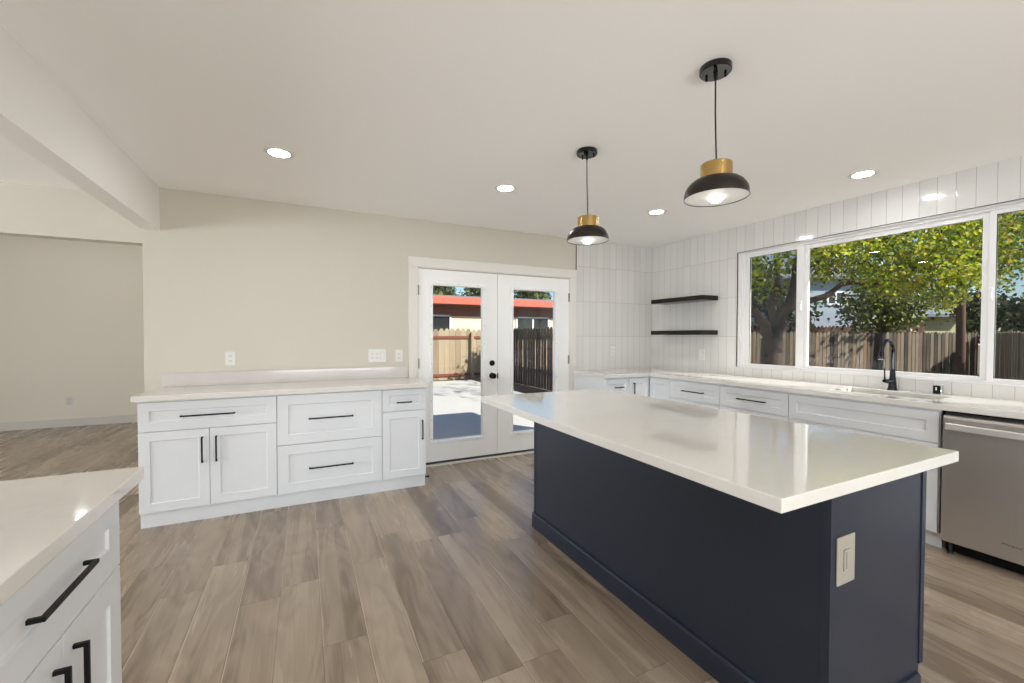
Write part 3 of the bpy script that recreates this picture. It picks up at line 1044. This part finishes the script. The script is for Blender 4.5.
# ------------------------------------------------------------------ pendant lamps
def pendant(loc, label):
    X, Y = loc
    t = thing('pendant_lamp', label, 'pendant lamp', (X, Y, H), 'pendant lamps over the island')
    ca_ = build('canopy', MB().lathe([(0.0, 0.0), (0.064, 0.0), (0.065, -0.003), (0.065, -0.022), (0.062, -0.025), (0.0, -0.025)], (X, Y, H), 44), M['black_gloss'], t, smooth=True)
    for k in range(3):
        a = math.radians(215 + 120 * k)
        build('stud', MB().lathe([(0.005, 0.0), (0.005, -0.013), (0.003, -0.015), (0.0, -0.015)], (X + 0.043 * math.cos(a), Y + 0.043 * math.sin(a), H - 0.025), 12), M['black'], ca_, smooth=True)
    build('strain_relief', MB().lathe([(0.009, 0.0), (0.008, -0.02), (0.005, -0.032), (0.0, -0.033)], (X, Y, H - 0.025), 16), M['black'], ca_, smooth=True)
    X2, Y2 = X + 0.0075, Y - 0.0035
    build('cord', MB().tube([(X, Y, H - 0.03), (X + 0.0012, Y, H - 0.2), (X2, Y2, 2.085)], 0.0032, 10), M['black'], t, smooth=True)
    build('collar', MB().lathe([(0.0, 2.088 - H), (0.061, 2.088 - H), (0.064, 2.085 - H), (0.064, 2.022 - H), (0.060, 2.018 - H), (0.0, 2.018 - H)], (X2, Y2, H), 48), M['brass'], t, smooth=True)
    outer = [(0.056, 2.0235), (0.074, 2.0225), (0.092, 2.016), (0.108, 2.004), (0.119, 1.990), (0.127, 1.974), (0.1305, 1.957), (0.1310, 1.942)]
    sh = build('shade', MB().lathe([(r, z - H) for r, z in outer] + [(0.129, 1.9415 - H)] + [(r - 0.002, z - 0.002 - H) for r, z in outer[::-1]], (X2, Y2, H), 56, closed=True), M['gunmetal'], t, smooth=True)
    inner = [(r - 0.0028, z - 0.0028) for r, z in outer]
    build('lining', MB().lathe([(0.0, 2.0205 - H)] + [(r, z - H) for r, z in inner[:-1]] + [(0.1284, 1.9435 - H)], (X2, Y2, H), 56), M['shade_in'], sh, smooth=True)
    bl = [(0.0, 1.919), (0.017, 1.923), (0.030, 1.934), (0.0365, 1.950), (0.0365, 1.961), (0.030, 1.976), (0.018, 1.988), (0.014, 1.997), (0.014, 2.020)]
    build('bulb', MB().lathe([(r, z - H) for r, z in bl], (X2, Y2, H), 28), M['bulb'], t, smooth=True)
    return t


p1 = pendant((1.613, 1.285), 'nearer pendant lamp with bronze dome shade and brass collar')
dup(p1, (1.611, 2.213, H), 'farther pendant lamp with bronze dome shade and brass collar, toward the doors')

# ------------------------------------------------------------------ recessed ceiling lights
rl = thing('ceiling_light', 'round recessed ceiling light above the low cabinets, nearest the header beam', 'ceiling light', (-0.13, 3.11, H), 'recessed ceiling lights')
c0 = (-0.13, 3.11, H)
build('trim_ring', MB().lathe([(0.061, -0.0015), (0.061, -0.005), (0.080, -0.006), (0.087, -0.002), (0.087, 0.0005), (0.061, 0.0005)], c0, 44, closed=True), M['trim'], rl, smooth=True)
build('lens', MB().lathe([(0.0, -0.0035), (0.061, -0.0035), (0.061, 0.0), (0.0, 0.0)], c0, 40), M['lens'], rl, smooth=True)
for (x_, y_), lb in (((1.437, 3.045), 'round recessed ceiling light in front of the glazed doors'),
                     ((2.977, 2.990), 'round recessed ceiling light near the tiled corner, between the pendant lamps'),
                     ((3.607, 1.642), 'round recessed ceiling light over the sink by the window')):
    dup(rl, (x_, y_, H), lb)
for (x_, y_) in ((-0.13, -0.6), (1.44, -0.6), (3.0, -0.6), (-0.13, -2.2), (1.44, -2.2), (3.0, -2.2)):  # unseen lights added to brighten the kitchen
    dup(rl, (x_, y_, H), 'added unseen recessed ceiling light behind the viewer')
first = None
for (x_, y_) in ((-3.4, 0.6), (-3.4, 3.0), (-2.6, 5.6), (-4.6, 5.6), (-2.6, 7.4), (-4.6, 7.4)):  # unseen lights added to brighten the left and far rooms
    o = dup(rl if first is None else first, (x_, y_, 2.41 if y_ < 4 else 2.9), 'added unseen recessed ceiling light in the rooms beyond the header beam')
    if first is None:
        first = o
        for ch in o.children:
            if ch.name.startswith('lens'):
                ch.data = ch.data.copy()
                ch.data.materials[0] = M['lens_left']


# ------------------------------------------------------------------ outlets and switches
def wall_plate(label, fr, gangs, h=0.118, w1=0.072, kind='duplex', cat='outlet', name='wall_outlet', mat='plate'):
    """fr: origin at plate centre on the wall"""
    w = w1 + 0.046 * (gangs - 1)
    t = thing(name, label, cat, fr(0, 0, 0))
    mb = MB()
    fr.box(mb, -w / 2, -h / 2, 0, w / 2, h / 2, 0.006)
    build('plate', mb, M[mat], t, bevel=0.003)
    for g in range(gangs):
        a = (g - (gangs - 1) / 2) * 0.046
        k = kind if isinstance(kind, str) else kind[g]
        if k == 'duplex':
            for b in (-0.020, 0.020):
                r = MB()
                fr.box(r, a - 0.015, b - 0.014, 0.004, a + 0.015, b + 0.014, 0.0085)
                rc = build('receptacle', r, M[mat], t, bevel=0.003)
                s_ = MB()
                fr.box(s_, a - 0.008, b - 0.004, 0.008, a - 0.0055, b + 0.007, 0.009)
                fr.box(s_, a + 0.0055, b - 0.004, 0.008, a + 0.008, b + 0.007, 0.009)
                fr.box(s_, a - 0.002, b - 0.011, 0.008, a + 0.002, b - 0.007, 0.009)
                q = build('slots', s_, M['plate_dark'], rc)
                q['kind'] = 'stuff'
        else:
            r = MB()
            fr.box(r, a - 0.0165, -0.033, 0.004, a + 0.0165, 0.033, 0.009)
            rc = build('rocker', r, M[mat], t, bevel=0.002)
            s_ = MB()
            fr.box(s_, a - 0.0175, -0.034, 0.0035, a + 0.0175, 0.034, 0.0066)
            build('gap', s_, M['plate_dark'], rc)
            if k == 'gfci':
                s_ = MB()
                fr.box(s_, a - 0.007, -0.026, 0.0085, a - 0.004, 0.026, 0.0095)
                build('slot', s_, M['plate_dark'], rc)
    return t


BK = ((1, 0, 0), (0, -1, 0))
wall_plate('white duplex outlet above the low cabinets, left end of the backsplash', Frame((-0.553, YB, 1.143), *BK), 1)
wall_plate('wide white three-gang switch and outlet plate on the painted wall near the doors', Frame((0.641, YB, 1.146), *BK), 3, 0.124, 0.074, ('duplex', 'duplex', 'rocker'), 'switch', 'switch_plate')
wall_plate('white duplex outlet beside the door casing, right of the wide plate', Frame((0.848, YB, 1.143), *BK), 1)
wall_plate('white outlet on the tiled back wall above the corner counter', Frame((3.504, YB - 0.008, 1.153), *BK), 1)
wall_plate('white rocker switch on the tiled wall under the floating shelves', Frame((XR, 3.447, 1.124), (0, 1, 0), (-1, 0, 0)), 1, 0.125, 0.078, 'rocker', 'switch', 'switch_plate')
wall_plate('white outlet low on the wall of the far left room', Frame((-3.081, 8.42, 0.374), *BK), 1)
wall_plate('white outlet, coloured darker as if shaded, with cover plate on the end of the navy island', Frame((1.523, IY0, 0.638), *BK), 1, 0.152, 0.100, 'gfci', mat='shaded_plate')

# small door stop on the end of the low cabinets
dstop = thing('door_stop', 'small black door stop sticking out at the foot of the low cabinets', 'door stop', (0.975, 3.80, 0.055))
build('rod', MB().tube([(0.9705, 3.80, 0.055), (1.008, 3.80, 0.055)], 0.006, 12), M['black'], dstop, smooth=True)
build('tip', MB().tube([(1.008, 3.80, 0.055), (1.022, 3.80, 0.055)], [0.011, 0.010], 14), M['black'], dstop, smooth=True)

# ------------------------------------------------------------------ outdoors
ZG = -0.22
struct('yard_ground', MB().box(-60, -40, ZG - 0.2, 120, 90, ZG), M['soil'])
struct('patio', MB().box(-1.0, YB + 0.14, ZG, 5.15, 13.6, -0.15), M['concrete'])
hl = MB()
pts_ = [(230 + 0 * k, -60 + 24 * k, 9 + 5 * math.sin(k * 0.9) + 3 * math.sin(k * 2.3)) for k in range(10)]
v = [(p[0], p[1], p[2]) for p in pts_] + [(p[0] - 60, p[1], ZG) for p in pts_] + [(p[0] + 60, p[1], ZG) for p in pts_]
f_ = []
for k in range(9):
    f_ += [(10 + k, 11 + k, k + 1, k), (k, k + 1, 21 + k, 20 + k)]
hl.add(v, f_)
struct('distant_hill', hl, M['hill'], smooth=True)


def fence(label, p0, p1, top, pitch, mat, rails, rail_mat, rail_side, dogear=True, gap=0.006, post_every=2.4):
    p0, p1 = Vector((*p0, 0)), Vector((*p1, 0))
    d = p1 - p0
    L = d.length
    u = d.normalized()
    n = Vector((u.y, -u.x, 0)) * rail_side
    t = thing('wood_fence', label, 'fence', ((p0 + p1) / 2).to_tuple()[:2] + (ZG,))
    rng = random.Random(int(L * 100))
    mb = MB()
    k = 0
    w = pitch - gap
    while (k + 1) * pitch <= L:
        a = k * pitch
        h = top + rng.uniform(-0.018, 0.018)
        off = rng.uniform(-0.004, 0.004)
        c = w * 0.34 if dogear else 0.002
        poly = [(a, ZG + 0.02), (a + w, ZG + 0.02), (a + w, h - 1.5 * c), (a + w - c, h), (a + c, h), (a, h - 1.5 * c)]
        mb.prism(poly, lambda s, z, e: p0 + u * s + n * e + Vector((0, 0, z)), off - 0.01, off + 0.01)
        k += 1
    build('boards', mb, M[mat], t)
    for z in rails:
        r = MB()
        r.prism([(0, z - 0.045), (L, z - 0.045), (L, z + 0.045), (0, z + 0.045)], lambda s, b, e: p0 + u * s + n * e + Vector((0, 0, b)), 0.014, 0.052)
        build('rail', r, M[rail_mat], t)
    s = 0.0
    while s <= L:
        q = p0 + u * s - n * 0.06 * 1.0
        q = p0 + u * s + n * (0.10)
        build('post', MB().box(q.x - 0.045, q.y - 0.045, ZG, q.x + 0.045, q.y + 0.045, top - 0.12), M[mat], t)
        s += post_every
    return t


fence('tan board fence with red rails across the back of the patio', (-6.0, 14.3), (6.25, 14.3), 1.60, 0.20, 'fence_tan', (1.30, -0.02), 'rail_red', 1, post_every=3.8)
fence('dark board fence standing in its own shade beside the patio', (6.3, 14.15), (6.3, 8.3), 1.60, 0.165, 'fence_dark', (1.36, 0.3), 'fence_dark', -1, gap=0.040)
FA0, FA1 = (7.2, 10.25), (17.75, 5.07)
fence('weathered grey board fence across the yard outside the kitchen window', FA0, FA1, 1.485, 0.108, 'fence_grey', (1.2, 0.2), 'fence_red', -1, gap=0.014)
uB = Vector((-0.89, -0.68)).normalized()
FB1 = (FA1[0] + uB.x * 5.5, FA1[1] + uB.y * 5.5)
fence('shaded olive board fence turning the yard corner toward the house', FA1, FB1, 1.49, 0.108, 'fence_tan', (1.2, 0.2), 'fence_red', -1, gap=0.014)
fence('dark brown fence of the lot behind the grey fence', (12.0, 13.2), (22.6, 7.99), 1.78, 0.15, 'fence_red', (1.3, 0.2), 'fence_red', -1)

# neighbour across the back fence

HY = 17.8
nh = thing('neighbor_house', 'low peach stucco house with red fascia behind the tan fence', 'house', (3, HY + 3, ZG))
build('wall', MB().box(-7, HY, ZG, 16, HY + 5, 3.0), M['peach'], nh)
build('upper_band', MB().box(-7.02, HY - 0.03, 2.22, 16.02, HY + 0.01, 2.68), M['soffit'], nh)  # brown-red band along the upper wall, below the soffit
build('roof', MB().box(-7.9, HY - 0.6, 2.98, 16.9, HY + 5.6, 3.06), M['roof_grey'], nh)
build('soffit', MB().box(-7.8, HY - 0.55, 2.66, 16.8, HY, 2.72), M['soffit'], nh)
build('fascia', MB().box(-7.92, HY - 0.64, 2.70, 16.92, HY - 0.58, 3.0), M['fascia'], nh)
for (wx0, wx1) in ((3.6, 5.78), (8.95, 10.75)):
    wf = MB()
    for (a0, c0_, a1, c1_) in ((wx0, 1.1, wx0 + 0.07, 2.26), (wx1 - 0.07, 1.1, wx1, 2.26), (wx0, 2.19, wx1, 2.26), (wx0, 1.1, wx1, 1.17), ((wx0 + wx1) / 2 - 0.035, 1.1, (wx0 + wx1) / 2 + 0.035, 2.26)):
        wf.box(a0, HY - 0.04, c0_, a1, HY + 0.01, c1_)
    w_ = build('window', wf, M['vinyl'], nh)
    build('pane', MB().box(wx0 + 0.03, HY - 0.015, 1.13, wx1 - 0.03, HY - 0.005, 2.23), M['window_dark'], w_)


def house(label, c, ux, W, D, zw, zr, wall, roof, wins=(), lean=None):
    """gabled house, long side facing along -uy; c = centre of the front at ground"""
    ux = Vector((*ux, 0)).normalized()
    uy = Vector((-ux.y, ux.x, 0))
    c = Vector(c)
    t = thing('neighbor_house', label, 'house', c + uy * (D / 2))
    P = lambda a, b, z: c + ux * a + uy * b + Vector((0, 0, z - c.z))
    poly = [(0, c.z), (D, c.z), (D, zw), (D / 2, zr), (0, zw)]
    build('wall', MB().prism(poly, lambda b, z, a: P(a, b, z), -W / 2, W / 2), M[wall], t)
    rp = [(-0.5, zw - (zr - zw) / (D / 2) * 0.5), (D / 2, zr), (D + 0.5, zw - (zr - zw) / (D / 2) * 0.5), (D + 0.5, zw - (zr - zw) / (D / 2) * 0.5 + 0.15), (D / 2, zr + 0.16), (-0.5, zw - (zr - zw) / (D / 2) * 0.5 + 0.15)]
    build('roof', MB().prism(rp, lambda b, z, a: P(a, b, z), -W / 2 - 0.4, W / 2 + 0.4), M[roof], t)
    for (a0, z0, a1, z1) in wins:
        wf = MB()
        fr_ = Frame(c - Vector((0, 0, c.z)), ux, -uy)
        for (p, q, r, s) in ((a0, z0, a0 + 0.12, z1), (a1 - 0.12, z0, a1, z1), (a0, z1 - 0.12, a1, z1), (a0, z0, a1, z0 + 0.12), ((a0 + a1) / 2 - 0.05, z0, (a0 + a1) / 2 + 0.05, z1)):
            fr_.box(wf, p, q, -0.02, r, s, 0.08)
        w_ = build('window', wf, M['vinyl'], t)
        pm = MB()
        fr_.box(pm, a0 + 0.05, z0 + 0.05, -0.01, a1 - 0.05, z1 - 0.05, 0.03)
        build('pane', pm, M['window_dark'], w_)
    return t


hc = at(838, 337, 27)
hr = (CR.x, CR.y)
house('tall grey house with a white-framed upper window beyond the grey fence', (hc.x, hc.y, ZG), hr, 7.0, 8, 5.2, 7.0, 'house_grey', 'roof_grey', [(-0.8, 3.35, 0.35, 4.25)])
hc = at(842, 337, 20)
house('low grey-roofed shed in front of the tall grey house', (hc.x, hc.y, ZG), hr, 4.4, 2.4, 1.8, 2.35, 'house_olive', 'roof_grey')
hc = at(928, 337, 22)
house('low olive house with grey roof beyond the fence, left of the brown trunk', (hc.x, hc.y, ZG), hr, 2.9, 4, 2.6, 3.5, 'house_olive', 'roof_grey')


# ------------------------------------------------------------------ trees
def leaves(blobs, size, seed, shell=0.35, flat=0.75):
    rng = random.Random(seed)
    mb = MB()
    for (c, r, n) in blobs:
        rx, ry, rz = (r, r, r * flat) if not isinstance(r, tuple) else r
        # leaves sit in small sprays so that the crown has gaps and clumps
        sprays = max(1, n // 9)
        for _ in range(sprays):
            d = Vector((rng.gauss(0, 1), rng.gauss(0, 1), rng.gauss(0, 1))).normalized()
            q = (rng.random() ** shell)
            s = Vector(c) + Vector((d.x * rx, d.y * ry, d.z * rz)) * q
            ax = (d + Vector((rng.uniform(-.6, .6), rng.uniform(-.6, .6), rng.uniform(-.8, .2)))).normalized()
            for _k in range(9):
                p = s + ax * rng.uniform(-0.5, 0.5) * size * 3.4 + Vector((rng.gauss(0, 1), rng.gauss(0, 1), rng.gauss(0, 1))) * size * 0.75
                nrm = Vector((rng.gauss(0, .7), rng.gauss(0, .7), rng.uniform(0.1, 1.0))).normalized()
                t = nrm.orthogonal().normalized()
                a = rng.uniform(0, 6.28)
                t = (t * math.cos(a) + nrm.cross(t) * math.sin(a)).normalized()
                t.z -= 0.35
                t.normalize()
                w = nrm.cross(t).normalized()
                L = size * rng.uniform(0.7, 1.25)
                dn = nrm * L * 0.12
                mb.add([p, p + t * L * 0.35 + w * L * 0.36 + dn, p + t * L * 0.72 + w * L * 0.26 + dn, p + t * L, p + t * L * 0.72 - w * L * 0.26 + dn, p + t * L * 0.35 - w * L * 0.36 + dn],
                       [(0, 1, 2, 3), (0, 3, 4, 5)])
    return mb


def tree(label, base, limbs, blobs, leaf_mat, size, seed, cat='tree', bark='bark', name='tree'):
    t = thing(name, label, cat, base)
    if limbs:
        mb = MB()
        for pts, rad in limbs:
            mb.tube(pts, rad, 10)
        build('trunk', mb, M[bark], t, smooth=True)
    build('crown', leaves(blobs, size, seed), M[leaf_mat], t)
    return t


# big yellow-green tree right outside the window
T0 = at(771, 366, 7.6)
b0 = Vector((T0.x, T0.y, ZG))
fork = at(772, 338, 7.6)


def limb(a, b, r0, r1, sag=0.1, n=7, seed=1):
    rng = random.Random(seed)
    a, b = Vector(a), Vector(b)
    pts, rad = [], []
    for k in range(n):
        s = k / (n - 1)
        p = a.lerp(b, s) + Vector((rng.uniform(-1, 1), rng.uniform(-1, 1), rng.uniform(-1, 1))) * 0.05 * (b - a).length * (0 < k < n - 1)
        p.z += sag * math.sin(math.pi * s) * (b - a).length * 0.25
        pts.append(p)
        rad.append(r0 + (r1 - r0) * s)
    return pts, rad


limbs = [([b0, b0.lerp(fork, 0.5) + Vector((0.02, 0, 0)), fork], [0.24, 0.19, 0.17]),
         limb(fork, at(752, 308, 7.4), 0.12, 0.05, 0.1, 6, 2), limb(at(752, 308, 7.4), at(735, 250, 7.2), 0.06, 0.03, 0.1, 5, 3),
         limb(fork, at(792, 296, 7.5), 0.13, 0.07, 0.2, 6, 4), limb(at(792, 296, 7.5), at(806, 230, 7.4), 0.07, 0.03, 0.1, 6, 5),
         limb(fork, at(776, 268, 8.0), 0.10, 0.04, 0.1, 6, 6),
         limb(at(786, 308, 7.5), at(868, 286, 7.6), 0.065, 0.03, 0.25, 8, 7), limb(at(868, 286, 7.6), at(948, 262, 7.4), 0.032, 0.014, 0.2, 8, 8),
         limb(at(800, 270, 7.5), at(890, 225, 7.4), 0.05, 0.02, 0.2, 8, 9), limb(at(806, 240, 7.4), at(985, 205, 7.0), 0.045, 0.014, 0.2, 9, 10),
         limb(at(842, 296, 7.6), at(915, 300, 7.2), 0.02, 0.008, 0.1, 7, 11)]
blobs = []
rng = random.Random(5)


def blob(px, py, d, r, n):
    blobs.append((at(px, py, d), r, n))


for k in range(17):      # main sheet of foliage
    px = 812 + 11.5 * k
    low = 276 + 9 * math.sin(k * 1.3) - (6 if k > 14 else 0) + (14 if 7 < k < 14 else 0) - (14 if k < 4 else 0)
    py = low
    while py > 150:
        blob(px + rng.uniform(-7, 7), py + rng.uniform(-6, 6), 7.4 + rng.uniform(-0.9, 1.3), rng.uniform(0.28, 0.44), 235)
        py -= 23
for px, py, n in ((758, 262, 130), (778, 254, 150), (796, 262, 110), (756, 288, 70), (790, 284, 60), (770, 236, 160), (748, 240, 120), (800, 236, 150), (760, 210, 150), (790, 210, 150)):
    blob(px, py, 7.3 + rng.uniform(-0.6, 0.8), 0.36, int(n * 1.5))
for px, py, n in ((1000, 222, 130), (1016, 226, 130), (1004, 246, 110), (1018, 252, 120), (1010, 266, 70), (1030, 240, 140), (1045, 262, 140), (1040, 215, 140), (1000, 200, 140), (1022, 196, 140), (1062, 240, 150), (1060, 205, 150)):
    blob(px, py, 7.0 + rng.uniform(-0.5, 0.8), 0.33, int(n * 1.4))
for k in range(30):      # crown above what the window shows
    blob(rng.uniform(740, 1060), rng.uniform(60, 165), rng.uniform(6.9, 8.6), 0.6, 80)
tree('large yellow-green leafy tree with forked trunk right outside the window', b0, limbs, blobs, 'leaf_bright', 0.070, 11)

# bare brown trunk in front of the fence
pb = at(960.5, 360, 11.4)
pt = at(962, 250, 11.4)
tp = thing('tree', 'straight brown trunk rising in front of the grey fence', 'tree', (pb.x, pb.y, ZG))
build('trunk', MB().tube([(pb.x, pb.y, ZG), (pb.x, pb.y, 0.8), (pt.x, pt.y, 2.6), (pt.x + 0.05, pt.y, 4.4)], [0.115, 0.10, 0.092, 0.075], 14), M['pole'], tp, smooth=True)
build('crown', leaves([(at(955, 262, 11.2), 0.8, 260), (at(975, 236, 11.4), 0.9, 300), (at(940, 226, 11.4), 0.9, 300), (at(958, 200, 11.4), 1.1, 320)], 0.14, 21), M['leaf_bright'], tp)


def bush(label, spots, mat, size, seed, trunk_at=None, cat='tree', name='tree'):
    bl = [(at(px, py, d), r, n) for px, py, d, r, n in spots]
    c = Vector((0, 0, 0))
    for b in bl:
        c += b[0]
    c /= len(bl)
    base = Vector((c.x, c.y, ZG))
    return tree(label, base, [([base, base + Vector((0.05, 0.02, 1.2)), Vector((c.x, c.y, c.z))], [0.16, 0.12, 0.05])] + [limb((c.x, c.y, 0.9), b[0], 0.05, 0.015, 0.1, 5, seed + i) for i, b in enumerate(bl)], bl, mat, size, seed, cat, name=name)


bush('dark green bushy tree hanging over the grey fence, in front of the grey houses', [(862, 318, 15, 0.55, 300), (880, 305, 15, 0.75, 420), (900, 296, 15, 0.8, 420), (905, 318, 15, 0.55, 300), (886, 324, 15, 0.45, 220), (870, 296, 15.5, 0.6, 260), (918, 304, 15.5, 0.5, 200), (850, 303, 15.5, 0.4, 130), (895, 284, 15.6, 0.7, 260)], 'leaf_olive', 0.15, 31)
bush('dark evergreen bush behind the fence corner, right of the brown trunk', [(974, 312, 19.5, 0.8, 420), (984, 302, 19.5, 0.8, 420), (975, 326, 19.5, 0.7, 340), (988, 320, 19.5, 0.8, 420), (950, 304, 19.5, 0.45, 170), (968, 298, 19.6, 0.5, 200)], 'leaf_dark', 0.16, 41)
bush('grey-green bush behind the shaded fence, at the right-hand window sash', [(1008, 318, 16.2, 0.5, 300), (1018, 314, 16.2, 0.6, 340), (1030, 310, 16.2, 0.7, 380), (1012, 306, 16.2, 0.4, 180), (1026, 326, 16.2, 0.6, 340), (1044, 312, 16.2, 0.8, 380)], 'leaf_dark', 0.16, 51)
bush('grey-green tree behind the fence at the left window sash', [(750, 308, 16, 0.9, 300), (768, 300, 16, 0.9, 300), (786, 306, 16, 0.8, 300), (806, 310, 16, 0.55, 200), (760, 288, 16, 0.9, 300), (795, 322, 15.5, 0.45, 160)], 'leaf_dark', 0.16, 61)
pb2 = Vector((7.7, 10.3, ZG))
tree('leafy tree beside the patio behind the dark shaded fence', pb2, [([pb2, pb2 + Vector((0, 0, 1.6)), pb2 + Vector((0.05, 0, 2.8))], [0.12, 0.10, 0.06])],
     [(pb2 + Vector((rng.uniform(-0.8, 0.8), rng.uniform(-0.7, 0.7), 3.4 + rng.uniform(-0.9, 0.9))), 0.5, 130) for _ in range(9)], 'leaf_olive', 0.13, 91)
for i, (x0, n_) in enumerate(((4.6, 'leftmost'), (8.1, 'second'), (11.7, 'third'), (15.3, 'fourth'), (19.2, 'rightmost'))):
    lb = {'leftmost': 'leafy tree above the red-edged roof, leftmost of the row', 'second': 'leafy tree above the red-edged roof, second from the left', 'third': 'leafy tree above the red-edged roof, in the middle of the row',
          'fourth': 'leafy tree above the red-edged roof, second from the right', 'rightmost': 'leafy tree above the red-edged roof, rightmost of the row'}[n_]
    cz = 4.3
    base = Vector((x0, 28.0, ZG))
    bl = [(base + Vector((rng.uniform(-0.75, 0.75), rng.uniform(-0.7, 0.7), cz + rng.uniform(-1.3, 1.2))), 0.85, 330) for _ in range(11)]
    o = tree(lb, base, [([base, base + Vector((0, 0, 3)), base + Vector((0.1, 0, 5.5))], [0.25, 0.18, 0.06])], bl, 'leaf_olive', 0.24, 70 + i)
    o['group'] = 'trees behind the peach house'
